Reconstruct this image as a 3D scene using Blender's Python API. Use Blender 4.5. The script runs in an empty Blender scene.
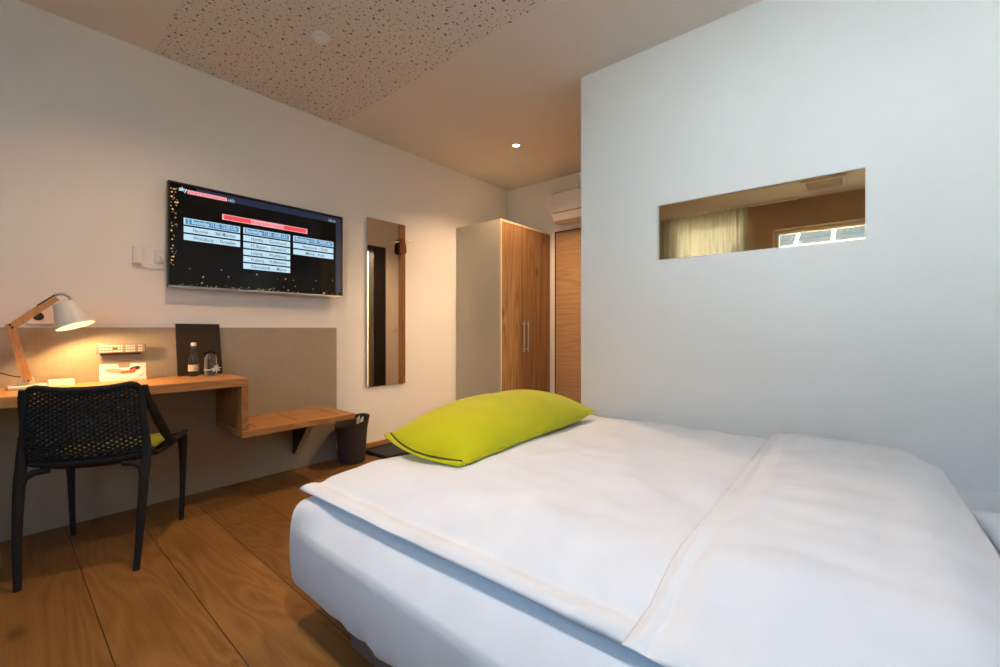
import bpy, bmesh, math, random
from mathutils import Vector, Matrix, noise
PI = math.pi
random.seed(7)
S = bpy.context.scene
COL = S.collection

# ------------------------------------------------------------------ camera, world, light, exposure
cam = bpy.data.cameras.new('camera'); cam_o = bpy.data.objects.new('camera', cam); COL.objects.link(cam_o)
cam.sensor_width = 36.0; cam.lens = 36.0 * 425.5 / 1000.0
cam.shift_y = -0.005; cam.clip_start = 0.02; cam.clip_end = 200
TH = math.atan2(359.0, 425.5)
cam_o.location = (0, 0, 1.04); cam_o.rotation_euler = (PI / 2, 0, TH)
S.camera = cam_o
S.view_settings.view_transform = 'Standard'; S.view_settings.look = 'None'
S.view_settings.gamma = 1.0; S.view_settings.use_curve_mapping = False
S.view_settings.exposure = 0.08
try:
    S.cycles.use_denoising = True
    S.cycles.denoiser = 'OPENIMAGEDENOISE'
    S.cycles.max_bounces = 10; S.cycles.diffuse_bounces = 6; S.cycles.glossy_bounces = 5
    S.cycles.transmission_bounces = 8; S.cycles.sample_clamp_indirect = 40.0
    S.cycles.caustics_reflective = False; S.cycles.caustics_refractive = False
except Exception:
    pass

w = bpy.data.worlds.new('daylight'); S.world = w; w.use_nodes = True
nt = w.node_tree; nt.nodes.clear()
wo = nt.nodes.new('ShaderNodeOutputWorld'); bg = nt.nodes.new('ShaderNodeBackground')
tc = nt.nodes.new('ShaderNodeTexCoord'); sx = nt.nodes.new('ShaderNodeSeparateXYZ'); rp = nt.nodes.new('ShaderNodeValToRGB')
nt.links.new(tc.outputs['Generated'], sx.inputs[0]); nt.links.new(sx.outputs['Z'], rp.inputs[0])
rp.color_ramp.elements[0].position = 0.0; rp.color_ramp.elements[0].color = (0.45, 0.78, 1.0, 1)
rp.color_ramp.elements[1].position = 0.7; rp.color_ramp.elements[1].color = (0.20, 0.55, 1.0, 1)
nt.links.new(rp.outputs[0], bg.inputs[0]); bg.inputs[1].default_value = 8.5
nt.links.new(bg.outputs[0], wo.inputs[0])


def lamp(name, kind, loc, power, color, rot=(0, 0, 0), **kw):
    l = bpy.data.lights.new(name, kind); l.energy = power; l.color = color
    for k, v in kw.items():
        if k == 'portal': l.cycles.is_portal = v
        else: setattr(l, k, v)
    o = bpy.data.objects.new(name, l); o.location = loc; o.rotation_euler = rot; COL.objects.link(o)
    return o


WARM = (1.0, 0.63, 0.36)
lamp('window_daylight_portal', 'AREA', (-0.03, -1.62, 1.835), 1, (1, 1, 1), (PI / 2, 0, 0), shape='RECTANGLE', size=1.66, size_y=0.99, portal=True)
lamp('window_daylight_portal', 'AREA', (-1.69, -1.62, 1.98), 1, (1, 1, 1), (PI / 2, 0, 0), shape='RECTANGLE', size=0.98, size_y=1.28, portal=True)
sun = lamp('sun', 'SUN', (0, 5, 12), 150, (0.93, 0.98, 0.98), (0, 0, 0), angle=0.01)
sun.rotation_euler = Vector((0.25, 0.75, 0.85)).to_track_quat('Z', 'Y').to_euler()      # shines on the facade across, never into the room
# recessed warm ceiling spots (the corridor one is in view, the others are behind the viewer)
lamp('corridor_spot_light', 'SPOT', (-2.34, 3.0, 2.64), 108, WARM, (0, 0, 0), spot_size=2.3, spot_blend=0.8, shadow_soft_size=0.03)
lamp('room_spot_light', 'SPOT', (-0.55, 0.40, 2.64), 80, (1.0, 0.98, 0.98), (0, 0, 0), spot_size=1.75, spot_blend=1.0, shadow_soft_size=0.04)
lamp('room_spot_light', 'SPOT', (-2.0, 0.6, 2.64), 62, WARM, (0, 0, 0), spot_size=2.6, spot_blend=0.9, shadow_soft_size=0.04)
lamp('bathroom_light', 'POINT', (-0.3, 3.2, 2.4), 110, (1.0, 0.75, 0.45), shadow_soft_size=0.1)


# ------------------------------------------------------------------ materials
def mat(name, color=(0.8, 0.8, 0.8), rough=0.5, metal=0.0, spec=0.5, trans=0.0, emis=None, estr=0.0, ior=1.45, sheen=0.0):
    m = bpy.data.materials.new(name); m.use_nodes = True
    b = m.node_tree.nodes['Principled BSDF']
    b.inputs['Base Color'].default_value = (*color, 1); b.inputs['Roughness'].default_value = rough
    b.inputs['Metallic'].default_value = metal; b.inputs['Specular IOR Level'].default_value = spec
    b.inputs['Transmission Weight'].default_value = trans; b.inputs['IOR'].default_value = ior
    if sheen: b.inputs['Sheen Weight'].default_value = sheen
    if emis:
        b.inputs['Emission Color'].default_value = (*emis, 1); b.inputs['Emission Strength'].default_value = estr
    return m


def N(m, t, **kw):
    n = m.node_tree.nodes.new(t)
    for k, v in kw.items(): setattr(n, k, v)
    return n


def L(m, a, b): m.node_tree.links.new(a, b)


def ramp(m, stops):
    r = N(m, 'ShaderNodeValToRGB'); e = r.color_ramp.elements
    while len(e) < len(stops): e.new(0.5)
    for k, (p, c) in enumerate(stops):
        e[k].position = p; e[k].color = (*c, 1) if len(c) == 3 else c
    return r


def bump(m, height, strength=0.2, dist=0.01):
    b = N(m, 'ShaderNodeBump'); b.inputs['Strength'].default_value = strength; b.inputs['Distance'].default_value = dist
    L(m, height, b.inputs['Height']); L(m, b.outputs[0], m.node_tree.nodes['Principled BSDF'].inputs['Normal'])
    return b


def plaster(name, color, sc=180, st=0.08):
    m = mat(name, color, 0.85, spec=0.2)
    t = N(m, 'ShaderNodeTexCoord'); n = N(m, 'ShaderNodeTexNoise'); n.inputs['Scale'].default_value = sc
    L(m, t.outputs['Object'], n.inputs['Vector']); bump(m, n.outputs['Fac'], st, 0.002)
    return m


def cloth(name, color, sc=900, st=0.15, rough=0.9, vary=0.06, wrinkle=0.0):
    m = mat(name, color, rough, spec=0.15, sheen=0.15)
    b = m.node_tree.nodes['Principled BSDF']
    t = N(m, 'ShaderNodeTexCoord')
    n1 = N(m, 'ShaderNodeTexNoise'); n1.inputs['Scale'].default_value = 6
    L(m, t.outputs['Object'], n1.inputs['Vector'])
    c2 = tuple(c * (1 - vary) for c in color)
    r = ramp(m, [(0.3, c2), (0.7, color)]); L(m, n1.outputs['Fac'], r.inputs[0]); L(m, r.outputs[0], b.inputs['Base Color'])
    w1 = N(m, 'ShaderNodeTexNoise'); w1.inputs['Scale'].default_value = sc
    L(m, t.outputs['Object'], w1.inputs['Vector'])
    if wrinkle:
        n2 = N(m, 'ShaderNodeTexNoise'); n2.inputs['Scale'].default_value = 7; n2.inputs['Detail'].default_value = 4; n2.inputs['Distortion'].default_value = 0.8
        L(m, t.outputs['Object'], n2.inputs['Vector'])
        b1 = bump(m, w1.outputs['Fac'], st, 0.001)
        b2 = N(m, 'ShaderNodeBump'); b2.inputs['Strength'].default_value = wrinkle; b2.inputs['Distance'].default_value = 0.02
        L(m, n2.outputs['Fac'], b2.inputs['Height']); L(m, b2.outputs[0], b1.inputs['Normal'])
    else:
        bump(m, w1.outputs['Fac'], st, 0.001)
    return m


def wood(name, cols, axis='Y', sc=1.0, rough=0.45, knots=True, plank=None, spec=0.35, st=0.16):
    """Oak-like grain running along the given axis; plank = (across axis, width, length)."""
    m = mat(name, cols[1], rough, spec=spec)
    b = m.node_tree.nodes['Principled BSDF']
    t = N(m, 'ShaderNodeTexCoord'); mp = N(m, 'ShaderNodeMapping')
    src = t.outputs['Object']
    gap = None
    if plank:
        ax, wd, ln = plank
        sp = N(m, 'ShaderNodeSeparateXYZ'); L(m, src, sp.inputs[0])
        along = {'X': 'X', 'Y': 'Y', 'Z': 'Z'}[axis]

        def M(op, a, bb=None, cc=None):
            q = N(m, 'ShaderNodeMath', operation=op)
            for k, v in enumerate((a, bb, cc)):
                if v is None: continue
                if isinstance(v, (int, float)): q.inputs[k].default_value = v
                else: L(m, v, q.inputs[k])
            return q.outputs[0]
        u = M('DIVIDE', M('ADD', sp.outputs[ax], 20 * wd - 0.237 + wd), wd)
        row = M('FLOOR', u); fr = M('FRACT', u)
        wn = N(m, 'ShaderNodeTexWhiteNoise', noise_dimensions='1D'); L(m, row, wn.inputs['W'])
        v = M('DIVIDE', M('ADD', M('MULTIPLY', wn.outputs['Value'], ln), M('ADD', sp.outputs[along], 33.6)), ln)
        cell = M('FLOOR', v); fv = M('FRACT', v)
        wn2 = N(m, 'ShaderNodeTexWhiteNoise', noise_dimensions='2D')
        cb = N(m, 'ShaderNodeCombineXYZ'); L(m, row, cb.inputs[0]); L(m, cell, cb.inputs[1]); L(m, cb.outputs[0], wn2.inputs['Vector'])
        off = N(m, 'ShaderNodeVectorMath', operation='SCALE'); L(m, wn2.outputs['Color'], off.inputs[0]); off.inputs['Scale'].default_value = 9.0
        add = N(m, 'ShaderNodeVectorMath', operation='ADD'); L(m, src, add.inputs[0]); L(m, off.outputs[0], add.inputs[1])
        src = add.outputs[0]
        d1 = M('MINIMUM', fr, M('SUBTRACT', 1.0, fr)); d1 = M('MULTIPLY', d1, wd)
        d2 = M('MINIMUM', fv, M('SUBTRACT', 1.0, fv)); d2 = M('MULTIPLY', d2, ln)
        gap = M('LESS_THAN', M('MINIMUM', d1, d2), 0.0016)
        tone = wn2.outputs['Value']
    s = {'X': (st, 1, 1), 'Y': (1, st, 1), 'Z': (1, 1, st)}[axis]
    mp.inputs['Scale'].default_value = tuple(q * sc for q in s); L(m, src, mp.inputs[0])
    # soft large cathedral bands
    nz = N(m, 'ShaderNodeTexNoise'); nz.inputs['Scale'].default_value = 3.2; nz.inputs['Detail'].default_value = 2; nz.inputs['Distortion'].default_value = 0.6
    L(m, mp.outputs[0], nz.inputs['Vector'])
    mul = N(m, 'ShaderNodeMath', operation='MULTIPLY'); L(m, nz.outputs['Fac'], mul.inputs[0]); mul.inputs[1].default_value = 34
    fr2 = N(m, 'ShaderNodeMath', operation='PINGPONG'); L(m, mul.outputs[0], fr2.inputs[0]); fr2.inputs[1].default_value = 1.0
    # fine fibres
    mp2 = N(m, 'ShaderNodeMapping'); mp2.inputs['Scale'].default_value = tuple((q if q == 1 else 0.03) * sc for q in s); L(m, src, mp2.inputs[0])
    nf = N(m, 'ShaderNodeTexNoise'); nf.inputs['Scale'].default_value = 130; nf.inputs['Detail'].default_value = 3
    L(m, mp2.outputs[0], nf.inputs['Vector'])
    mx = N(m, 'ShaderNodeMath', operation='MULTIPLY_ADD'); L(m, fr2.outputs[0], mx.inputs[0]); mx.inputs[1].default_value = 0.42
    sc2 = N(m, 'ShaderNodeMath', operation='MULTIPLY'); L(m, nf.outputs['Fac'], sc2.inputs[0]); sc2.inputs[1].default_value = 0.75
    L(m, sc2.outputs[0], mx.inputs[2])
    r = ramp(m, [(0.15, cols[0]), (0.5, cols[1]), (0.95, cols[2])]); L(m, mx.outputs[0], r.inputs[0])
    out = r.outputs[0]
    if knots:
        mk = N(m, 'ShaderNodeMapping'); mk.inputs['Scale'].default_value = tuple((q if q == 1 else 0.5) for q in s); L(m, src, mk.inputs[0])
        vo = N(m, 'ShaderNodeTexVoronoi'); vo.inputs['Scale'].default_value = 3.4
        L(m, mk.outputs[0], vo.inputs['Vector'])
        kr = ramp(m, [(0.03, (0.35, 0.35, 0.35)), (0.12, (1, 1, 1))]); L(m, vo.outputs['Distance'], kr.inputs[0])
        mm = N(m, 'ShaderNodeMixRGB', blend_type='MULTIPLY'); mm.inputs[0].default_value = 0.9
        L(m, out, mm.inputs[1]); L(m, kr.outputs[0], mm.inputs[2]); out = mm.outputs[0]
    if plank:
        hv = N(m, 'ShaderNodeHueSaturation'); mr = N(m, 'ShaderNodeMapRange'); L(m, tone, mr.inputs[0])
        mr.inputs[3].default_value = 0.88; mr.inputs[4].default_value = 1.1
        L(m, mr.outputs[0], hv.inputs['Value']); L(m, out, hv.inputs['Color']); out = hv.outputs[0]
        mg = N(m, 'ShaderNodeMixRGB'); L(m, gap, mg.inputs[0]); L(m, out, mg.inputs[1]); mg.inputs[2].default_value = (0.035, 0.018, 0.008, 1)
        out = mg.outputs[0]
    L(m, out, b.inputs['Base Color'])
    bump(m, nf.outputs['Fac'], 0.12, 0.002)
    return m


M_wall = plaster('white_wall_paint', (0.80, 0.78, 0.75))
M_hatch = plaster('cool_white_wall_paint', (0.80, 0.81, 0.81))
M_ceil = plaster('ceiling_paint', (0.72, 0.68, 0.63), 90)
M_floor = wood('oak_floor_planks', ((0.17, 0.070, 0.015), (0.24, 0.108, 0.028), (0.31, 0.15, 0.042)), 'X', 1.3, 0.42, True, ('Y', 0.265, 4.6))
M_desk = wood('oiled_oak', ((0.27, 0.12, 0.035), (0.46, 0.215, 0.07), (0.56, 0.29, 0.11)), 'Y', 1.6, 0.4, False)
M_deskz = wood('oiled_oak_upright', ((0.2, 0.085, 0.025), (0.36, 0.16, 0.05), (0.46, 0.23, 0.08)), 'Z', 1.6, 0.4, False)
M_oakv = wood('rustic_oak_door_front', ((0.12, 0.06, 0.024), (0.26, 0.14, 0.060), (0.37, 0.215, 0.10)), 'Z', 1.5, 0.5, True, st=0.05)
M_oakh = wood('rustic_oak_cross_grain', ((0.28, 0.16, 0.075), (0.44, 0.27, 0.13), (0.52, 0.33, 0.17)), 'X', 1.5, 0.5, True, st=0.04)
M_skirt = wood('oak_skirting', ((0.25, 0.10, 0.03), (0.4, 0.18, 0.055), (0.46, 0.22, 0.08)), 'Y', 1.5, 0.5, False)
M_lampwood = wood('pale_beech', ((0.42, 0.2, 0.075), (0.55, 0.28, 0.11), (0.62, 0.34, 0.15)), 'Z', 3, 0.45, False)
M_basewood = wood('whitewashed_beech', ((0.62, 0.5, 0.38), (0.72, 0.62, 0.5), (0.8, 0.7, 0.6)), 'Y', 3, 0.45, False)
M_sheet = cloth('white_bed_linen', (0.79, 0.84, 0.91), wrinkle=0.10)
M_duvet = cloth('white_duvet_cotton', (0.83, 0.86, 0.91), wrinkle=0.16)
M_green = cloth('lime_green_cotton', (0.62, 0.60, 0.010), 600, 0.3, wrinkle=0.12, vary=0.12)
M_greenpad = cloth('lime_green_seat_fabric', (0.34, 0.36, 0.02), 600, 0.3)
M_plastic = mat('anthracite_plastic', (0.024, 0.022, 0.021), 0.65, spec=0.25)
M_dark = mat('dark_grey_plastic', (0.045, 0.038, 0.034), 0.55)
M_black = mat('black_plastic', (0.008, 0.008, 0.009), 0.35)
M_white = mat('white_plastic', (0.75, 0.73, 0.70), 0.4)
M_whiteac = mat('white_appliance_plastic', (0.72, 0.70, 0.67), 0.45)
M_steel = mat('brushed_steel', (0.62, 0.60, 0.57), 0.28, 1.0)
M_chrome = mat('chrome', (0.85, 0.85, 0.85), 0.08, 1.0)
M_mirror = mat('mirror_silver', (0.80, 0.78, 0.74), 0.015, 1.0)
M_bronze = mat('bronze_mirror_glass', (0.80, 0.54, 0.29), 0.02, 1.0)
M_alu = mat('tv_aluminium', (0.45, 0.42, 0.40), 0.3, 1.0)
M_screen = mat('tv_screen_glass', (0.004, 0.004, 0.005), 0.12, spec=0.3)
M_glass = mat('clear_glass', (0.95, 0.97, 0.96), 0.02, trans=1.0)
M_pane = bpy.data.materials.new('window_glass'); M_pane.use_nodes = True
_q = M_pane.node_tree; _q.nodes.clear(); _o = _q.nodes.new('ShaderNodeOutputMaterial'); _t = _q.nodes.new('ShaderNodeBsdfTransparent'); _g = _q.nodes.new('ShaderNodeBsdfGlossy'); _m = _q.nodes.new('ShaderNodeMixShader')
_g.inputs['Roughness'].default_value = 0.0; _t.inputs[0].default_value = (0.95, 0.97, 0.97, 1); _m.inputs[0].default_value = 0.06
_q.links.new(_t.outputs[0], _m.inputs[1]); _q.links.new(_g.outputs[0], _m.inputs[2]); _q.links.new(_m.outputs[0], _o.inputs[0])
M_paper = mat('white_paper', (0.85, 0.83, 0.78), 0.8)
M_blackframe = mat('anthracite_metal', (0.02, 0.02, 0.022), 0.4)
M_rubber = mat('black_rubber', (0.02, 0.022, 0.026), 0.7)
M_folder = cloth('dark_brown_leatherette', (0.035, 0.026, 0.02), 400, 0.2, 0.6)
M_upbase = cloth('taupe_upholstery', (0.22, 0.15, 0.125), 700, 0.3)
M_red = mat('red_brown_felt', (0.15, 0.04, 0.025), 0.9)


def linen_panel(nm='grey_beige_linen_laminate', g=(1.0, 1.0, 1.0)):
    m = mat(nm, (0.36, 0.31, 0.24), 0.7, spec=0.25)
    b = m.node_tree.nodes['Principled BSDF']; t = N(m, 'ShaderNodeTexCoord'); fs = []
    for s in ((1, 0.02, 1), (1, 1, 0.02)):
        mp = N(m, 'ShaderNodeMapping'); mp.inputs['Scale'].default_value = s
        n = N(m, 'ShaderNodeTexNoise'); n.inputs['Scale'].default_value = 480; n.inputs['Detail'].default_value = 1
        L(m, t.outputs['Object'], mp.inputs[0]); L(m, mp.outputs[0], n.inputs['Vector']); fs.append(n.outputs['Fac'])
    a = N(m, 'ShaderNodeMath', operation='ADD'); L(m, fs[0], a.inputs[0]); L(m, fs[1], a.inputs[1])
    r = ramp(m, [(0.65, (0.335 * g[0], 0.285 * g[1], 0.215 * g[2])), (1.0, (0.375 * g[0], 0.325 * g[1], 0.25 * g[2]))])
    h = N(m, 'ShaderNodeMath', operation='MULTIPLY'); L(m, a.outputs[0], h.inputs[0]); h.inputs[1].default_value = 0.85
    L(m, h.outputs[0], r.inputs[0]); L(m, r.outputs[0], b.inputs['Base Color'])
    return m


M_linen = linen_panel()
M_linen2 = linen_panel('pale_linen_laminate', (1.42, 1.55, 1.6))


def perforated():
    m = mat('perforated_acoustic_board', (0.70, 0.66, 0.61), 0.85, spec=0.2)
    b = m.node_tree.nodes['Principled BSDF']; t = N(m, 'ShaderNodeTexCoord'); col = None
    sp = N(m, 'ShaderNodeSeparateXYZ'); L(m, t.outputs['Object'], sp.inputs[0])
    cb = N(m, 'ShaderNodeCombineXYZ'); L(m, sp.outputs['X'], cb.inputs[0]); L(m, sp.outputs['Y'], cb.inputs[1])
    masks = []
    for scl, rad, rnd in ((15, 0.125, 0.7), (27, 0.13, 0.7), (46, 0.11, 0.7)):
        v = N(m, 'ShaderNodeTexVoronoi', voronoi_dimensions='2D'); v.inputs['Scale'].default_value = scl; v.inputs['Randomness'].default_value = rnd
        L(m, cb.outputs[0], v.inputs['Vector'])
        w1 = N(m, 'ShaderNodeSeparateColor'); L(m, v.outputs['Color'], w1.inputs[0])
        rr = N(m, 'ShaderNodeMath', operation='MULTIPLY_ADD'); L(m, w1.outputs[0], rr.inputs[0]); rr.inputs[1].default_value = rad * 0.5; rr.inputs[2].default_value = rad * 0.5
        lt = N(m, 'ShaderNodeMath', operation='LESS_THAN'); L(m, v.outputs['Distance'], lt.inputs[0]); L(m, rr.outputs[0], lt.inputs[1])
        masks.append(lt.outputs[0])
    a = N(m, 'ShaderNodeMath', operation='MAXIMUM'); L(m, masks[0], a.inputs[0]); L(m, masks[1], a.inputs[1])
    a2 = N(m, 'ShaderNodeMath', operation='MAXIMUM'); L(m, a.outputs[0], a2.inputs[0]); L(m, masks[2], a2.inputs[1])
    mx = N(m, 'ShaderNodeMixRGB'); L(m, a2.outputs[0], mx.inputs[0])
    mx.inputs[1].default_value = (0.70, 0.66, 0.61, 1); mx.inputs[2].default_value = (0.22, 0.17, 0.13, 1)
    L(m, mx.outputs[0], b.inputs['Base Color'])
    return m


M_perf = perforated()


def emit(name, c, s=1.0): return mat(name, (0.01, 0.01, 0.01), 0.3, emis=c, estr=s)


E_white = emit('screen_pale_blue', (0.50, 0.72, 0.85), 1.0)
E_blue = emit('screen_blue', (0.04, 0.20, 0.42), 1.0)
E_navy = emit('screen_navy', (0.006, 0.016, 0.042), 1.0)
E_text = emit('screen_dark_text', (0.008, 0.02, 0.05), 1.0)
E_bright = emit('screen_bright_text', (0.62, 0.85, 1.0), 1.0)
E_red = emit('screen_red', (0.80, 0.06, 0.07), 1.0)
E_pink = emit('screen_pink', (0.85, 0.38, 0.42), 1.0)
E_bokeh = emit('screen_gold_lights', (0.8, 0.5, 0.15), 0.8)
E_spot = emit('spot_lamp_glow', (1.0, 0.80, 0.5), 12)
E_bulb = emit('bulb_glow', (1.0, 0.72, 0.38), 14)


# ------------------------------------------------------------------ mesh helpers
def sm(x): x = min(max(x, 0), 1); return x * x * (3 - 2 * x)


def box(bm, x0, x1, y0, y1, z0, z1, mi=0, bev=0.0, seg=2):
    r = bmesh.ops.create_cube(bm, size=1.0)
    vs = r['verts']
    bmesh.ops.scale(bm, vec=(abs(x1 - x0), abs(y1 - y0), abs(z1 - z0)), verts=vs)
    bmesh.ops.translate(bm, vec=((x0 + x1) / 2, (y0 + y1) / 2, (z0 + z1) / 2), verts=vs)
    fs = set(f for v in vs for f in v.link_faces)
    for f in fs: f.material_index = mi
    if bev > 0:
        es = set(e for f in fs for e in f.edges)
        bmesh.ops.bevel(bm, geom=list(es), offset=bev, segments=seg, profile=0.5, affect='EDGES')
    return vs


def poly(bm, pts, mi=0):
    f = bm.faces.new([bm.verts.new(p) for p in pts]); f.material_index = mi; return f


def prism(bm, pts, d, mi=0):
    """closed outline pts (3d) extruded by vector d"""
    d = Vector(d); a = [bm.verts.new(p) for p in pts]; b = [bm.verts.new(Vector(p) + d) for p in pts]
    n = len(pts)
    fs = [bm.faces.new(a[::-1]), bm.faces.new(b)] + [bm.faces.new((a[i], a[(i + 1) % n], b[(i + 1) % n], b[i])) for i in range(n)]
    for f in fs: f.material_index = mi


def frame_of(d):
    d = d.normalized(); u = Vector((0, 0, 1)) if abs(d.z) < 0.9 else Vector((1, 0, 0))
    a = d.cross(u).normalized(); return a, a.cross(d).normalized()


def tube(bm, pts, rad, n=8, sq=1.0, cap=True, mi=0):
    """sweep along pts; rad number or list; sq flattens second axis"""
    pts = [Vector(p) for p in pts]; rs = rad if isinstance(rad, (list, tuple)) else [rad] * len(pts)
    rings = []; pa = None
    for i, p in enumerate(pts):
        d = (pts[min(i + 1, len(pts) - 1)] - pts[max(i - 1, 0)])
        if pa is None: a, b = frame_of(d)
        else:
            dn = d.normalized(); a = (pa - dn * pa.dot(dn)).normalized(); b = a.cross(dn).normalized()
        pa = a
        rings.append([bm.verts.new(p + a * math.cos(2 * PI * k / n) * rs[i] + b * math.sin(2 * PI * k / n) * rs[i] * sq) for k in range(n)])
    for i in range(len(rings) - 1):
        for k in range(n):
            f = bm.faces.new((rings[i][k], rings[i][(k + 1) % n], rings[i + 1][(k + 1) % n], rings[i + 1][k])); f.material_index = mi
    if cap:
        f = bm.faces.new(rings[0][::-1]); f.material_index = mi
        f = bm.faces.new(rings[-1]); f.material_index = mi


def lathe(bm, prof, c=(0, 0, 0), n=24, mi=0, M=None, sx=1, sy=1):
    """prof: (r,z) list; closed ends where r==0"""
    rings = []
    for r, z in prof:
        if r < 1e-6:
            p = Vector((0, 0, z)); p = M @ p if M else p
            rings.append([bm.verts.new(p + Vector(c))])
        else:
            ring = []
            for k in range(n):
                p = Vector((r * math.cos(2 * PI * k / n) * sx, r * math.sin(2 * PI * k / n) * sy, z)); p = M @ p if M else p
                ring.append(bm.verts.new(p + Vector(c)))
            rings.append(ring)
    for a, b in zip(rings, rings[1:]):
        for k in range(n):
            if len(a) == 1 and len(b) == 1: continue
            if len(a) == 1: f = bm.faces.new((a[0], b[(k + 1) % n], b[k]))
            elif len(b) == 1: f = bm.faces.new((a[k], a[(k + 1) % n], b[0]))
            else: f = bm.faces.new((a[k], a[(k + 1) % n], b[(k + 1) % n], b[k]))
            f.material_index = mi


def obj(name, bm, mats, parent=None, smooth=False, local=False):
    """link a bmesh (world coordinates unless local) as one object, optionally under parent"""
    bmesh.ops.recalc_face_normals(bm, faces=bm.faces)
    me = bpy.data.meshes.new(name)
    if parent is not None and not local:
        off = Vector((0, 0, 0)); p = parent
        while p is not None:
            off += p.location; p = p.parent
        bmesh.ops.translate(bm, vec=-off, verts=bm.verts)
    bm.to_mesh(me); bm.free()
    for m in (mats if isinstance(mats, (list, tuple)) else [mats]): me.materials.append(m)
    if smooth:
        for p in me.polygons: p.use_smooth = True
        if smooth != 'all':
            try: me.set_sharp_from_angle(angle=math.radians(40))
            except Exception: pass
    o = bpy.data.objects.new(name, me); COL.objects.link(o)
    if parent is not None: o.parent = parent
    return o


def thing(name, label, cat, loc=(0, 0, 0), rz=0, group=None):
    o = bpy.data.objects.new(name, None); COL.objects.link(o); o.location = loc; o.rotation_euler = (0, 0, rz)
    o.empty_display_size = 0.1
    return tag(o, label, cat, group)


def tag(o, label, cat, group=None):
    o['label'] = label; o['category'] = cat
    if group: o['group'] = group
    return o


def struct(name, bm, m, parent=None, smooth=False):
    o = obj(name, bm, m, parent, smooth)
    if parent is None: o['kind'] = 'structure'
    return o


def part(name, m, parent, *boxes, bev=0.0, smooth=False):
    bm = bmesh.new()
    for b in boxes: box(bm, *b, bev=bev)
    return obj(name, bm, m, parent, smooth)


# ------------------------------------------------------------------ the room
XL, XR, YW, YB, YH, ZC = -3.21, 0.85, -1.60, 3.95, 2.47, 2.68
XC = -1.39          # corridor side of the bathroom block
T = 0.12
bm = bmesh.new(); box(bm, XL - T, XR + T, YW - 0.25, YB + T, -0.1, 0.0); struct('floor', bm, M_floor)
bm = bmesh.new(); box(bm, XL - T, XR + T, YW - 0.25, YB + T, ZC, ZC + 0.1); ceil = struct('ceiling', bm, M_ceil)
bm = bmesh.new(); box(bm, XL + 0.01, XR - 0.01, 0.60, 1.78, ZC - 0.003, ZC + 0.002); struct('ceiling_perforated_panel', bm, M_perf)
bm = bmesh.new(); box(bm, XL - T, XL, YW - 0.25, YB + T, 0, ZC); struct('wall_left', bm, M_wall)
bm = bmesh.new(); box(bm, XR, XR + T, YW - 0.25, YH, 0, ZC); box(bm, XR, XR + T, YH, YB, 0, ZC); struct('wall_right', bm, M_wall)
bm = bmesh.new()
dx0, dx1, dz = -2.545, -1.66, 2.095
box(bm, XL, dx0, YB, YB + T, 0, ZC); box(bm, dx1, XR, YB, YB + T, 0, ZC); box(bm, dx0, dx1, YB, YB + T, dz, ZC); struct('wall_back', bm, M_wall)
# wall with the long slot window over the bed
hx0, hx1, hz0, hz1 = -0.894, 0.025, 1.432, 1.753
bm = bmesh.new()
box(bm, XC, hx0, YH, YH + T, 0, ZC); box(bm, hx1, XR, YH, YH + T, 0, ZC); box(bm, hx0, hx1, YH, YH + T, 0, hz0); box(bm, hx0, hx1, YH, YH + T, hz1, ZC)
struct('wall_bed', bm, M_hatch)
# corridor side of the bathroom with the doorway seen in the mirror
oy0, oy1, oz = 2.66, 3.30, 2.10
bm = bmesh.new(); box(bm, XC, XC + 0.1, YH + T, oy0, 0, ZC); box(bm, XC, XC + 0.1, oy1, YB, 0, ZC); box(bm, XC, XC + 0.1, oy0, oy1, oz, ZC)
struct('wall_bathroom', bm, M_wall)
# window wall behind the viewer
wz0 = 1.34; HEADS = (2.62, 2.33)
wa, wb, wc, wd = -2.20, -0.86, -0.86, 0.80
bm = bmesh.new()
YO = YW - 0.25
WIN = [(-2.18, -1.20), (-0.86, 0.80)]
box(bm, XL, WIN[0][0], YO, YW, 0, ZC); box(bm, WIN[0][1], WIN[1][0], YO, YW, 0, ZC); box(bm, WIN[1][1], XR, YO, YW, 0, ZC)
for (a, b), wz1 in zip(WIN, HEADS):
    box(bm, a, b, YO, YW, 0, wz0); box(bm, a, b, YO, YW, wz1, ZC)
struct('wall_window', bm, plaster('tan_brown_wall_paint', (0.42, 0.29, 0.19)))
for k, (a, b) in enumerate(WIN):
    wz1 = HEADS[k]
    wn = thing('window_%d' % (k + 1), '', ''); del wn['label']; del wn['category']; wn['kind'] = 'structure'; wn.location = ((a + b) / 2, YO + 0.1, wz0)
    y0, y1 = YO + 0.06, YO + 0.12
    part('window_frame', M_white, wn, (a, a + 0.05, y0, y1, wz0, wz1), (b - 0.05, b, y0, y1, wz0, wz1), (a + 0.05, b - 0.05, y0, y1, wz0, wz0 + 0.05), (a + 0.05, b - 0.05, y0, y1, wz1 - 0.05, wz1))
    part('window_pane', M_pane, wn, (a + 0.05, b - 0.05, y0 + 0.02, y0 + 0.03, wz0 + 0.05, wz1 - 0.05))
    part('window_sill', M_white, wn, (a - 0.03, b + 0.03, YW - 0.08, YW + 0.05, wz0 - 0.03, wz0 + 0.0))
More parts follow.
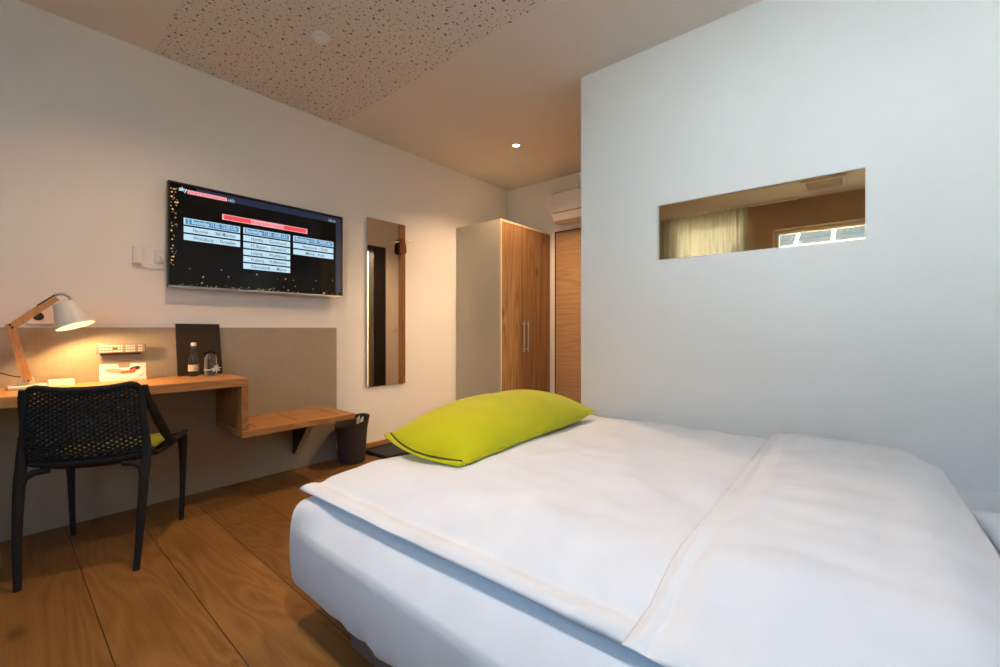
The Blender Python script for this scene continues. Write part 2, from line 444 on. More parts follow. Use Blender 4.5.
# slot window: bronze mirror glass in a thin white frame
wn = thing('window_3', '', ''); del wn['label']; del wn['category']; wn['kind'] = 'structure'; wn.location = ((hx0 + hx1) / 2, YH, hz0)
part('window_frame', M_white, wn, (hx0, hx0 + 0.008, YH - 0.002, YH + 0.03, hz0, hz1), (hx1 - 0.004, hx1, YH - 0.002, YH + 0.03, hz0, hz1),
     (hx0 + 0.008, hx1 - 0.004, YH - 0.002, YH + 0.03, hz0, hz0 + 0.004), (hx0 + 0.008, hx1 - 0.004, YH - 0.002, YH + 0.03, hz1 - 0.004, hz1))
part('window_pane', M_bronze, wn, (hx0 + 0.008, hx1 - 0.004, YH + 0.012, YH + 0.02, hz0 + 0.004, hz1 - 0.004))
# entrance door
d = thing('door_1', '', ''); del d['label']; del d['category']; d['kind'] = 'structure'; d.location = ((dx0 + dx1) / 2, YB, 0)
part('door_leaf', M_oakh, d, (dx0 + 0.008, dx1 - 0.008, YB + 0.004, YB + 0.045, 0.006, dz - 0.010), bev=0.002)
part('door_frame', M_blackframe, d, (dx0, dx0 + 0.006, YB - 0.004, YB + 0.06, 0, dz), (dx1 - 0.006, dx1, YB - 0.004, YB + 0.06, 0, dz), (dx0 + 0.006, dx1 - 0.006, YB - 0.004, YB + 0.06, dz - 0.008, dz))
bm = bmesh.new(); tube(bm, [(dx1 - 0.07, YB + 0.004, 1.02), (dx1 - 0.07, YB - 0.05, 1.02)], 0.011, 12); tube(bm, [(dx1 - 0.07, YB - 0.05, 1.02), (dx1 - 0.2, YB - 0.05, 1.02)], 0.009, 12)
obj('door_handle', bm, M_steel, d, True)
# bathroom doorway: anthracite jambs, open dark leaf
d = thing('door_2', '', ''); del d['label']; del d['category']; d['kind'] = 'structure'; d.location = (XC, oy1, 0)
part('door_frame', M_blackframe, d, (XC - 0.015, XC + 0.11, oy1 - 0.03, oy1 + 0.16, 0, oz + 0.05), (XC - 0.015, XC + 0.11, oy0 - 0.06, oy0 + 0.03, 0, oz + 0.05), (XC - 0.015, XC + 0.11, oy0 + 0.03, oy1 - 0.03, oz - 0.02, oz + 0.05))
part('door_leaf', M_oakh, d, (XC + 0.13, XC + 0.85, oy0 - 0.05, oy0 - 0.01, 0.01, oz - 0.02), bev=0.002)
# baseboards
bm = bmesh.new(); box(bm, XL, XL + 0.014, 1.765, 3.08, 0, 0.06, bev=0.002); struct('baseboard_left', bm, M_skirt)
bm = bmesh.new(); box(bm, XC - 0.012, XC, YH + 0.01, oy0 - 0.07, 0, 0.06); struct('baseboard_corridor', bm, M_skirt)

# ------------------------------------------------------------------ linen-look wall panel, desk, shelf
PX = -3.19
bm = bmesh.new(); box(bm, XL, PX, -1.2, 1.757, 0.001, 1.046, bev=0.0015)
tag(obj('wall_panel', bm, M_linen), 'large grey-beige linen-look panel standing on the floor against the left wall', 'wall panel')

FX, DZ = -2.74, 0.750
desk = thing('wall_desk', 'long oiled-oak desk board stepping down to a low luggage shelf, fixed to the beige panel', 'desk', (PX, 0.3, 0.0))
part('desktop', M_desk, desk, (PX, FX, -1.1, 0.958, 0.704, DZ), bev=0.002)
part('upright_board', M_deskz, desk, (PX, FX - 0.002, 0.922, 0.958, 0.441, 0.7036), bev=0.002)
part('luggage_shelf', M_desk, desk, (PX, FX + 0.012, 0.922, 1.642, 0.403, 0.4406), bev=0.002)
for yy in (1.02, 1.27, 1.54): part('shelf_groove', M_black, desk, (PX + 0.07, FX - 0.07, yy, yy + 0.006, 0.440, 0.4415))
bm = bmesh.new()
prism(bm, [(PX, 1.41, 0.403), (PX + 0.26, 1.41, 0.403), (PX + 0.26, 1.41, 0.39), (PX + 0.02, 1.41, 0.12), (PX, 1.41, 0.12)], (0, 0.008, 0))
obj('shelf_bracket', bm, M_blackframe, desk)

# ------------------------------------------------------------------ television
TX = -3.13
ty0, ty1, tz0, tz1 = 0.659, 1.775, 1.286, 1.922
tv = thing('television', 'wide flat television on the left wall showing a football fixture list', 'television', (XL, (ty0 + ty1) / 2, tz0))
bm = bmesh.new(); box(bm, TX - 0.035, TX - 0.002, ty0, ty1, tz0, tz1, bev=0.002); box(bm, TX - 0.065, TX - 0.036, ty0 + 0.1, ty1 - 0.1, tz0 + 0.04, tz1 - 0.12, bev=0.006)
obj('housing', bm, M_black, tv)
part('wall_mount', M_blackframe, tv, (XL, TX - 0.066, 1.05, 1.38, 1.48, 1.72))
part('bezel', M_black, tv, (TX - 0.002, TX + 0.001, ty0, ty0 + 0.008, tz0, tz1), (TX - 0.002, TX + 0.001, ty1 - 0.008, ty1, tz0, tz1), (TX - 0.002, TX + 0.001, ty0 + 0.008, ty1 - 0.008, tz1 - 0.009, tz1))
part('lower_trim', M_alu, tv, (TX - 0.002, TX + 0.003, ty0 + 0.001, ty1 - 0.001, tz0 - 0.001, tz0 + 0.013))
scr = part('screen', M_screen, tv, (TX - 0.002, TX, ty0 + 0.008, ty1 - 0.008, tz0 + 0.013, tz1 - 0.009))
SX = TX + 0.0006


def rect(bm, y0, y1, z0, z1, mi=0, dx=0.0): poly(bm, [(SX + dx, y0, z0), (SX + dx, y1, z0), (SX + dx, y1, z1), (SX + dx, y0, z1)], mi)


def text(bm, s, y, z, h, mi, align='LEFT', wmax=None, dx=0.0, x=None, bold=0.0):
    """flat lettering on a plane facing +X, joined into bm"""
    c = bpy.data.curves.new('t', 'FONT'); c.body = s; c.size = 1.0; c.offset = bold; c.resolution_u = 3
    o = bpy.data.objects.new('t', c); COL.objects.link(o)
    dg = bpy.context.evaluated_depsgraph_get(); me = bpy.data.meshes.new_from_object(o.evaluated_get(dg))
    xs = [v.co.x for v in me.vertices]; x0, x1 = min(xs), max(xs)
    k = h; kx = k
    if wmax and (x1 - x0) * k > wmax: kx = wmax / (x1 - x0)
    W = (x1 - x0) * kx; y0 = y if align == 'LEFT' else y - W / 2
    base = len(bm.verts)
    vs = [bm.verts.new(((SX if x is None else x) + dx, y0 + (v.co.x - x0) * kx, z + v.co.y * k)) for v in me.vertices]
    for p in me.polygons:
        try: f = bm.faces.new([vs[i] for i in p.vertices]); f.material_index = mi
        except ValueError: pass
    bpy.data.objects.remove(o); bpy.data.meshes.remove(me); bpy.data.curves.remove(c)


def table(y0, y1, head, rows):
    bm = bmesh.new(); z = 1.713
    rect(bm, y0, y1, z - 0.041, z, 0); rect(bm, y0 + 0.009, y1 - 0.009, z - 0.037, z - 0.005, 1, 0.0003)
    text(bm, head, (y0 + y1) / 2, z - 0.030, 0.032, 2, 'C', (y1 - y0) * 0.88, 0.0006, bold=0.01)
    z -= 0.051
    for r in rows:
        rect(bm, y0, y1, z - 0.037, z, 0); text(bm, r, (y0 + y1) / 2 + 0.01, z - 0.028, 0.029, 3, 'C', (y1 - y0) * 0.75, 0.0006, bold=0.003)
        z -= 0.0465
    obj('score_table', bm, [E_white, E_blue, E_bright, E_text], scr)


table(0.735, 1.043, '2. Bundesliga 11.05. 12:30 Uhr', ['Hannover  -  1860 München', 'Würzburg  -  Dresden'])
table(1.062, 1.367, 'Bundesliga 11.05. 15:00 Uhr', ['Hertha  -  Dortmund', 'FC Bayern  -  E.Frankfurt', 'Leipzig  -  Wolfsburg', 'Freiburg  -  Hoffenheim', 'Darmstadt  -  Mainz'])
table(1.389, 1.696, 'Bundesliga 11.05. 18:00 Uhr', ['Hannover - Köln', 'Mainz - Köln'])
bm = bmesh.new()
rect(bm, 0.939, 1.492, 1.741, 1.778, 0); rect(bm, 0.95, 1.108, 1.746, 1.773, 1, 0.0003); rect(bm, 1.322, 1.482, 1.746, 1.773, 1, 0.0003)
text(bm, 'Programm heute', 1.215, 1.748, 0.034, 1, 'C', 0.2, 0.0006, bold=0.003)
obj('programme_banner', bm, [E_pink, E_red], scr)
bm = bmesh.new()
rect(bm, 0.80, 1.745, 1.862, 1.905, 0, 0.0); rect(bm, 1.716, 1.760, 1.32, 1.905, 0, 0.0001)
text(bm, 'sky', 0.711, 1.872, 0.034, 1, 'LEFT', 0.042, 0.0007, bold=0.02)
rect(bm, 0.754, 0.966, 1.862, 1.886, 2, 0.0004); text(bm, 'SPORT BUNDESLIGA', 0.758, 1.865, 0.024, 3, 'LEFT', 0.2, 0.0007)
text(bm, 'HD', 0.974, 1.864, 0.026, 1, 'LEFT', 0.04, 0.0007); text(bm, '13:02 Uhr', 1.655, 1.868, 0.024, 1, 'LEFT', 0.06, 0.0007)
obj('channel_strip', bm, [E_navy, E_bright, E_pink, E_red], scr)
bm = bmesh.new()
for k in range(110):
    a = random.random()
    if a < 0.45: y, z = random.uniform(0.672, 0.705), random.uniform(1.42, 1.9)
    elif a < 0.85: y, z = random.uniform(0.69, 1.75), 1.302 + abs(random.gauss(0, 0.008))
    else: y, z = random.uniform(0.72, 1.7), random.uniform(1.32, 1.42)
    r = random.uniform(0.0015, 0.006); mi = 0 if random.random() < 0.6 else 1
    poly(bm, [(SX + 0.0002 + k * 1e-6, y + r * math.cos(q * PI / 3), z + r * math.sin(q * PI / 3)) for q in range(6)], mi)
obj('city_lights_picture', bm, [E_bokeh, emit('screen_dim_light', (0.25, 0.22, 0.2), 0.6)], scr)

# small white box with cable beside the television
rb = thing('receiver_box', 'small white box with a thin cable on the wall left of the television', 'receiver', (XL, 0.525, 1.46))
part('housing', M_white, rb, (XL, XL + 0.03, 0.508, 0.552, 1.415, 1.515), bev=0.004)
part('front_cover', M_white, rb, (XL + 0.03, XL + 0.036, 0.514, 0.546, 1.42, 1.51), bev=0.002)
bm = bmesh.new(); tube(bm, [(XL + 0.008, 0.54, 1.416), (XL + 0.008, 0.56, 1.402), (XL + 0.008, 0.60, 1.395), (XL + 0.01, 0.64, 1.402), (XL + 0.02, 0.68, 1.43), (XL + 0.03, 0.70, 1.45)], 0.0028, 6)
obj('cable', bm, M_white, rb, True)
ps = thing('aerial_socket', 'white wall socket half hidden at the left edge of the television', 'socket', (XL, 0.635, 1.47))
part('cover_plate', M_white, ps, (XL, XL + 0.012, 0.610, 0.655, 1.43, 1.51), bev=0.003)
part('plug', M_white, ps, (XL + 0.012, XL + 0.035, 0.635, 0.652, 1.45, 1.475), bev=0.003)

# ------------------------------------------------------------------ double socket behind the lamp
so = thing('double_socket', 'white double power socket on the wall behind the desk lamp', 'socket', (XL, 0.175, 1.09))
part('cover_plate', M_white, so, (XL, XL + 0.01, 0.10, 0.255, 1.062, 1.142), bev=0.003)
for yy in (0.14, 0.215):
    bm = bmesh.new(); R = Matrix.Rotation(PI / 2, 3, 'Y')
    lathe(bm, [(0.0001, 0.0105), (0.0185, 0.0105), (0.0195, 0.0125), (0.0205, 0.0125), (0.0205, 0.009), (0, 0.009)], (XL, yy, 1.102), 24, 0, R)
    obj('socket_outlet', bm, M_dark if yy < 0.2 else M_white, so, True)

# ------------------------------------------------------------------ desk lamp
LX = -3.05
lp = thing('desk_lamp', 'pale wooden swing-arm lamp with a lit white shade, on the desk left end', 'lamp', (LX, 0.10, DZ))
part('base', M_basewood, lp, (LX - 0.07, LX + 0.05, 0.035, 0.165, DZ, DZ + 0.018), bev=0.003)
bm = bmesh.new(); prism(bm, [(LX - 0.03, 0.067, DZ + 0.018), (LX - 0.03, 0.123, DZ + 0.018), (LX - 0.03, 0.121, DZ + 0.048), (LX - 0.03, 0.108, DZ + 0.06), (LX - 0.03, 0.082, DZ + 0.06), (LX - 0.03, 0.069, DZ + 0.048)], (0.05, 0, 0))
obj('pivot_block', bm, M_basewood, lp)


def bar(bm, a, b, wd, th, x):
    """flat wooden bar in the plane x=const from a=(y,z) to b"""
    a = Vector((x, *a)); b = Vector((x, *b)); d = (b - a).normalized(); s = Vector((0, -d.z, d.y)) * wd / 2
    prism(bm, [a - s, b - s, b + s, a + s], (th, 0, 0))


bm = bmesh.new(); bar(bm, (0.098, DZ + 0.04), (0.042, 1.062), 0.028, 0.008, LX - 0.030); bar(bm, (0.112, DZ + 0.04), (0.060, 1.03), 0.008, 0.012, LX - 0.008); bar(bm, (0.100, DZ + 0.04), (0.044, 1.062), 0.028, 0.008, LX + 0.022)
obj('lower_arm', bm, M_lampwood, lp)
bm = bmesh.new(); bar(bm, (0.036, 1.036), (0.195, 1.194), 0.032, 0.018, LX - 0.012)
obj('upper_arm', bm, M_lampwood, lp)
for y, z in ((0.042, 1.056), (0.05, 1.045), (0.1, DZ + 0.042)):
    bm = bmesh.new(); tube(bm, [(LX - 0.034, y, z), (LX + 0.036, y, z)], 0.005, 10); obj('joint_bolt', bm, M_dark, lp, True)
bm = bmesh.new(); bar(bm, (0.13, 1.152), (0.19, 1.207), 0.006, 0.022, LX - 0.014); obj('metal_strip', bm, M_dark, lp)
ax = Vector((0.20, 0.30, -0.93)).normalized()
top = Vector((LX + 0.02, 0.222, 1.170)); bot = top + ax * 0.115
bm = bmesh.new(); tube(bm, [(LX, 0.18, 1.195), (LX + 0.003, 0.20, 1.212), (LX + 0.01, 0.222, 1.213), (LX + 0.016, 0.24, 1.198), (LX + 0.02, 0.245, 1.178)], 0.007, 8)
obj('head_bracket', bm, M_steel, lp, True)
a_, b_ = frame_of(-ax); Ms = Matrix((a_, b_, -ax)).transposed()
bm = bmesh.new()
prof = [(0.0, 0.002), (0.036, 0.0), (0.046, -0.005), (0.049, -0.02), (0.0755, -0.125), (0.0735, -0.125), (0.047, -0.021), (0.044, -0.009), (0.0, -0.004)]
lathe(bm, prof, top, 40, 0, Ms)
M_shade = mat('cream_lamp_shade', (0.78, 0.74, 0.68), 0.45)
obj('lamp_shade', bm, M_shade, lp, True)
bm = bmesh.new(); lathe(bm, [(0, -0.03), (0.014, -0.034), (0.026, -0.055), (0.030, -0.075), (0.026, -0.09), (0.012, -0.101), (0, -0.104)], top, 20, 0, Ms)
obj('bulb', bm, E_bulb, lp, 'all')
bm = bmesh.new(); tube(bm, [(LX - 0.02, 0.09, DZ + 0.055), (LX - 0.04, 0.06, DZ + 0.06), (LX - 0.05, 0.0, DZ + 0.085), (LX - 0.06, -0.08, DZ + 0.08), (LX - 0.07, -0.2, DZ + 0.003)], 0.0025, 6)
obj('cord', bm, M_black, lp, True)
lo = lamp('desk_lamp_light', 'SPOT', tuple(top + ax * 0.108), 18, (1.0, 0.56, 0.20), shadow_soft_size=0.02, spot_size=2.75, spot_blend=0.35)
lo.rotation_euler = (-ax).to_track_quat('Z', 'Y').to_euler(); 

# ------------------------------------------------------------------ things on the desk and panel
bm = bmesh.new(); box(bm, -3.15, -3.08, 0.170, 0.262, DZ, DZ + 0.030, bev=0.001)
tag(obj('note_block', bm, M_paper), 'small white paper note block lit by the lamp at the foot of the desk lamp', 'note block')
gd = thing('guide_card', 'white folded guide card printed with a hand and phone, standing below the remote control', 'card', (-3.13, 0.46, DZ))
gy0, gy1, gt = 0.360, 0.556, DZ + 0.094
GX = -3.125
bm = bmesh.new()
prism(bm, [(GX, gy0, DZ + 0.001), (GX, gy1, DZ + 0.001), (GX - 0.008, gy1, gt), (GX - 0.008, gy1 - 0.066, gt), (GX - 0.007, gy1 - 0.072, gt - 0.022), (GX - 0.007, gy0 + 0.08, gt - 0.022), (GX - 0.008, gy0 + 0.074, gt), (GX - 0.008, gy0, gt)], (-0.003, 0, 0))
obj('front_sheet', bm, M_paper, gd)
part('front_lip', M_paper, gd, (GX + 0.001, GX + 0.016, gy0, gy1, DZ + 0.001, DZ + 0.018))
bm = bmesh.new()
M_skin = mat('printed_skin_tone', (0.50, 0.16, 0.07), 0.8); M_print = mat('printed_dark', (0.03, 0.03, 0.035), 0.6); M_pale = mat('printed_pale_sleeve', (0.48, 0.42, 0.38), 0.8)


def blob(cy, cz, ry, rz, ang, mi, dx):
    poly(bm, [(GX + dx - (cz - DZ) * 0.086, cy + ry * math.cos(t) * math.cos(ang) - rz * math.sin(t) * math.sin(ang), cz + ry * math.cos(t) * math.sin(ang) + rz * math.sin(t) * math.cos(ang)) for t in [k * PI / 8 for k in range(16)]], mi)


blob(0.425, DZ + 0.056, 0.045, 0.013, -0.15, 2, 0.0016); blob(0.475, DZ + 0.048, 0.035, 0.009, 0.1, 0, 0.0021); blob(0.498, DZ + 0.058, 0.018, 0.006, 0.6, 0, 0.0026); blob(0.507, DZ + 0.067, 0.024, 0.0095, 0.22, 1, 0.003)
text(bm, 'Info', 0.52, DZ + 0.021, 0.013, 1, x=GX + 0.0018)
obj('printed_picture', bm, [M_skin, M_print, M_pale], gd)

rc = thing('remote_control', 'silver-grey remote control held flat against the beige panel above the guide card', 'remote control', (-3.15, 0.46, 0.92))
part('body', mat('silver_grey_plastic', (0.24, 0.22, 0.20), 0.4), rc, (-3.158, -3.142, 0.350, 0.560, 0.903, 0.957), bev=0.005)
part('wall_holder', M_dark, rc, (PX, -3.159, 0.37, 0.54, 0.893, 0.93), bev=0.002)
bm = bmesh.new()
for i in range(17):
    for j in range(3):
        if i in (9, 14): continue
        y = 0.362 + i * 0.0108; z = 0.9105 + j * 0.0145; box(bm, -3.143, -3.1395, y, y + 0.0075, z, z + 0.008, mi=(1 if (i in (5, 6) and j == 1) else 0))
obj('buttons', bm, [mat('pale_rubber_buttons', (0.72, 0.69, 0.64), 0.5), M_dark], rc)

fb = thing('menu_folder', 'dark brown folder standing upright against the wall behind the bottle', 'folder', (-3.16, 0.83, DZ))
bm = bmesh.new(); prism(bm, [(-3.148, 0.712, DZ), (-3.148, 0.948, DZ), (-3.174, 0.936, DZ + 0.318), (-3.174, 0.705, DZ + 0.320)], (-0.004, 0, 0)); prism(bm, [(-3.160, 0.712, DZ), (-3.160, 0.948, DZ), (-3.182, 0.936, DZ + 0.318), (-3.182, 0.705, DZ + 0.320)], (-0.004, 0, 0))
obj('cover', bm, M_folder, fb)
bm = bmesh.new(); prism(bm, [(-3.1525, 0.714, DZ + 0.004), (-3.1525, 0.944, DZ + 0.004), (-3.1785, 0.932, DZ + 0.314), (-3.1785, 0.709, DZ + 0.314)], (-0.007, 0, 0)); obj('pages', bm, mat('kraft_pages', (0.33, 0.22, 0.12), 0.8), fb)

bt = thing('water_bottle', 'small clear glass water bottle with white cap and pale label, left of the upturned glass', 'bottle', (-3.10, 0.778, DZ))
bm = bmesh.new(); lathe(bm, [(0, 0.002), (0.024, 0.0), (0.0272, 0.004), (0.0272, 0.095), (0.024, 0.120), (0.015, 0.150), (0.0115, 0.165), (0.0115, 0.192), (0, 0.194)], (-3.10, 0.778, DZ), 28); obj('glass_body', bm, M_glass, bt, True)
bm = bmesh.new(); lathe(bm, [(0.0275, 0.032), (0.0279, 0.032), (0.0279, 0.070), (0.0275, 0.070)], (-3.10, 0.778, DZ), 28); obj('paper_label', bm, mat('cream_bottle_label', (0.62, 0.56, 0.46), 0.6), bt, True)
bm = bmesh.new(); text(bm, 'Wasser', 0.789, DZ + 0.044, 0.012, 0, 'C', 0.03, x=-3.0718); obj('label_print', bm, M_print, bt)
bm = bmesh.new(); lathe(bm, [(0, 0.205), (0.0125, 0.204), (0.014, 0.201), (0.014, 0.184), (0.0122, 0.183), (0.0122, 0.192), (0, 0.1935)], (-3.10, 0.778, DZ), 24); obj('cap', bm, M_white, bt, True)

gl = thing('tumbler', 'upturned clear drinking glass with a silvery ribbon, right of the water bottle', 'glass', (-3.04, 0.850, DZ))
bm = bmesh.new(); lathe(bm, [(0.0315, 0.0), (0.0325, 0.0), (0.034, 0.05), (0.034, 0.105), (0.031, 0.140), (0.024, 0.152), (0, 0.153), (0, 0.145), (0.022, 0.144), (0.029, 0.135), (0.0325, 0.103), (0.0325, 0.05), (0.0315, 0.0)], (-3.04, 0.850, DZ), 28); obj('glass_body', bm, M_glass, gl, True)
bm = bmesh.new()
for k in range(7):
    a = k * 2 * PI / 7 + 0.3; r = 0.028; c = Vector((-2.998, 0.868, DZ + 0.045)); dv = Vector((0.1, math.cos(a), math.sin(a))); sd = Vector((0, -math.sin(a), math.cos(a))) * 0.005
    prism(bm, [c, c + dv * r * 0.5 + sd, c + dv * r, c + dv * r * 0.5 - sd], (0.0012, 0, 0))
for k in range(32):
    a0, a1 = k * PI / 16, (k + 1) * PI / 16
    prism(bm, [(-3.04 + 0.0352 * math.cos(a0), 0.85 + 0.0352 * math.sin(a0), DZ + 0.036), (-3.04 + 0.0352 * math.cos(a1), 0.85 + 0.0352 * math.sin(a1), DZ + 0.036), (-3.04 + 0.0352 * math.cos(a1), 0.85 + 0.0352 * math.sin(a1), DZ + 0.041), (-3.04 + 0.0352 * math.cos(a0), 0.85 + 0.0352 * math.sin(a0), DZ + 0.041)], (0.0004 * math.cos(a0), 0.0004 * math.sin(a0), 0))
obj('ribbon', bm, mat('silver_ribbon', (0.75, 0.75, 0.75), 0.3, 0.3), gl)

# ------------------------------------------------------------------ chair (local frame: +X forward, feet centred)
ch = thing('desk_chair', 'anthracite plastic armchair-style seat with diamond-pierced back, drawn up to the desk', 'chair', (-2.697, 0.340, 0), math.radians(153.5))


def lerp_path(P, t):
    n = len(P) - 1; f = min(max(t, 0), 1) * n; i = min(int(f), n - 1); f -= i
    p0 = Vector(P[max(i - 1, 0)]); p1 = Vector(P[i]); p2 = Vector(P[i + 1]); p3 = Vector(P[min(i + 2, n)])
    return 0.5 * ((2 * p1) + (-p0 + p2) * f + (2 * p0 - 5 * p1 + 4 * p2 - p3) * f * f + (-p0 + 3 * p1 - 3 * p2 + p3) * f ** 3)


BC = [(-0.248, 0, 0.785), (-0.245, 0, 0.70), (-0.235, 0, 0.60), (-0.212, 0, 0.50)]       # back, centre line
BE = [(-0.205, 0, 0.806), (-0.205, 0, 0.71), (-0.20, 0, 0.60), (-0.185, 0, 0.505)]      # back, edges
def back(u, v):
    c = lerp_path(BC, v); e = lerp_path(BE, v); k = abs(u) ** 2.2
    p = c.lerp(e, k); hw = 0.188 + 0.018 * v; p.y = u * hw
    # rounded top corners
    if v < 0.2: p.z -= (1 - v / 0.2) * 0.035 * max(0, (abs(u) - 0.82) / 0.18) ** 2
    return p


SC = [(-0.215, 0, 0.50), (-0.19, 0, 0.455), (-0.12, 0, 0.435), (0.0, 0, 0.43), (0.12, 0, 0.44), (0.24, 0, 0.447)]
SE = [(-0.185, 0, 0.505), (-0.15, 0, 0.475), (-0.09, 0, 0.465), (0.0, 0, 0.462), (0.12, 0, 0.462), (0.255, 0, 0.470)]
def seat(u, v):
    c = lerp_path(SC, v); e = lerp_path(SE, v); p = c.lerp(e, abs(u) ** 2.5); p.y = u * (0.222 + 0.012 * v); return p


def lattice(bm, f, nu, nv, r, steps=3, fill=False):
    """diamond mesh made of flat crossing ribs following surface f(u,v)"""
    for i in range(-nv, nu + 1):
        for sgn in (1, -1):
            pts = []
            for j in range(nv * steps + 1):
                v = j / (nv * steps); t = (i + v * nv) / nu
                if 0 <= t <= 1.0001:
                    u = (2 * t - 1) * sgn * 0.97; pts.append(f(u, 0.02 + v * 0.96))
            if len(pts) > 2: tube(bm, pts, r, 4, 0.8)


bm = bmesh.new(); lattice(bm, back, 13, 15, 0.0074); obj('backrest', bm, M_plastic, ch, False, True)
bm = bmesh.new(); lattice(bm, seat, 13, 17, 0.0074); obj('seat', bm, M_plastic, ch, False, True)
rim = [back(u / 12 * 0.985, 0) for u in range(-12, 13)]
bm = bmesh.new()
side_l = [back(-1, v / 8) for v in range(1, 9)]
tube(bm, [back(-0.99, 1 - v / 8) for v in range(0, 8)] + rim + [back(0.99, v / 8) for v in range(1, 9)], 0.013, 8, 0.9)
tube(bm, [seat(-0.98, v / 8) for v in range(0, 9)] + [seat(u / 8, 1) for u in range(-7, 8)] + [seat(0.98, 1 - v / 8) for v in range(0, 9)], 0.012, 8, 0.9)
tube(bm, [seat(u / 8, 0.12) - Vector((0.004, 0, 0.0)) for u in range(-8, 9)], 0.014, 8, 0.9)
obj('rim_frame', bm, M_plastic, ch, 'all', True)
SW = [(-0.205, 0.79), (-0.195, 0.74), (-0.15, 0.665), (-0.10, 0.585), (-0.05, 0.53), (0.02, 0.492), (0.12, 0.478), (0.262, 0.480)]
for s in (-1, 1):
    # sweeping side from the back top down to the seat front
    bm = bmesh.new(); outer = []; inner = []
    for k, (x, z) in enumerate(SW):
        v = k / 7; outer.append(Vector((x, s * (0.198 + 0.042 * sm(v * 1.6)), z)))
        inner.append(Vector((max(x - 0.012 - 0.04 * math.sin(min(1, v * 1.2) * PI) , -0.232), s * (0.196 + 0.030 * sm(v * 1.6)), max(z - 0.03 - 0.05 * math.sin(v * PI), 0.452))))
    tube(bm, [lerp_path(outer, k / 20) for k in range(21)], [0.013 + 0.007 * math.sin(k / 20 * PI) for k in range(21)], 10, 0.8)
    obj('side_rail', bm, M_plastic, ch, True, True)
    # legs
    for kind in ('rear', 'front'):
        bm = bmesh.new()
        if kind == 'rear': P = [(-0.262, s * 0.187, 0.0), (-0.244, s * 0.197, 0.20), (-0.222, s * 0.202, 0.38), (-0.200, s * 0.205, 0.50), (-0.203, s * 0.203, 0.60)]; R = [0.0125, 0.0155, 0.019, 0.018, 0.010]
        else: P = [(0.252, s * 0.224, 0.0), (0.250, s * 0.230, 0.20), (0.246, s * 0.232, 0.36), (0.235, s * 0.232, 0.455), (0.228, s * 0.230, 0.475)]; R = [0.011, 0.0135, 0.018, 0.022, 0.012]
        tube(bm, [lerp_path(P, k / 10) for k in range(11)], [lerp_path([(r, 0, 0) for r in R], k / 10).x for k in range(11)], 10, 0.85)
        obj('leg', bm, M_plastic, ch, True, True)
    bm = bmesh.new(); tube(bm, [(-0.222, s * 0.200, 0.395), (-0.215, s * 0.192, 0.43), (-0.205, s * 0.165, 0.448), (-0.20, s * 0.12, 0.452)], [0.017, 0.016, 0.014, 0.012], 8)
    obj('leg_brace', bm, M_plastic, ch, True, True)
# lime seat pad
bm = bmesh.new(); n = 14; g = {}
for side in (1, -1):
    for i in range(n + 1):
        for j in range(n + 1):
            u = -1 + 2 * i / n; v = j / n; p = seat(u * 0.88, 0.12 + v * 0.83); hgt = 0.020 * ((1 - u ** 6) * (1 - (2 * v - 1) ** 6)) ** 0.5
            p.z += 0.029 + side * hgt
            if i in (0, n) or j in (0, n):
                if side == -1: g[(side, i, j)] = g[(1, i, j)]; continue
            g[(side, i, j)] = bm.verts.new(p)
    for i in range(n):
        for j in range(n): bm.faces.new((g[(side, i, j)], g[(side, i + 1, j)], g[(side, i + 1, j + 1)], g[(side, i, j + 1)]))
sp = obj('seat_cushion', bm, M_greenpad, None, 'all')
sp.location = ch.location; sp.rotation_euler = ch.rotation_euler
tag(sp, 'thin lime green cushion lying on the seat of the desk chair', 'cushion')

# ------------------------------------------------------------------ mirror with wooden strip, coat hook
mi_ = thing('wall_mirror', 'tall narrow wall mirror with a wooden strip down its right side', 'mirror', (XL, 2.24, 0.54))
my0, my1, my2, mz0, mz1 = 2.033, 2.355, 2.430, 0.541, 1.988
part('mirror_glass', M_mirror, mi_, (XL + 0.008, XL + 0.020, my0, my1, mz0, mz1), bev=0.001)
part('backing_board', M_dark, mi_, (XL, XL + 0.008, my0 + 0.005, my1, mz0 + 0.005, mz1 - 0.005))
part('wooden_strip', wood('brown_oak_strip', ((0.12, 0.05, 0.018), (0.19, 0.085, 0.03), (0.25, 0.12, 0.045)), 'Z', 1.6, 0.5, False), mi_, (XL, XL + 0.022, my1 + 0.001, my2, mz0, mz1), bev=0.002)
hk = thing('coat_hook', 'coat hook bar with a red-brown felt tag at the top of the mirror strip', 'hook', (XL + 0.022, 2.40, 1.83))
bm = bmesh.new(); tube(bm, [(XL + 0.040, 2.31, 1.815), (XL + 0.040, 2.395, 1.828), (XL + 0.040, 2.50, 1.842)], 0.005, 8); tube(bm, [(XL + 0.02, 2.395, 1.828), (XL + 0.042, 2.395, 1.828)], 0.010, 10)
obj('hook_bar', bm, M_steel, hk, True)
bm = bmesh.new(); prism(bm, [(XL + 0.047, 2.362, 1.850), (XL + 0.047, 2.388, 1.850), (XL + 0.050, 2.406, 1.80), (XL + 0.052, 2.412, 1.735), (XL + 0.050, 2.40, 1.715), (XL + 0.050, 2.360, 1.712), (XL + 0.052, 2.338, 1.73), (XL + 0.050, 2.344, 1.80)], (0.012, 0, 0))
obj('felt_tag', bm, M_red, hk)

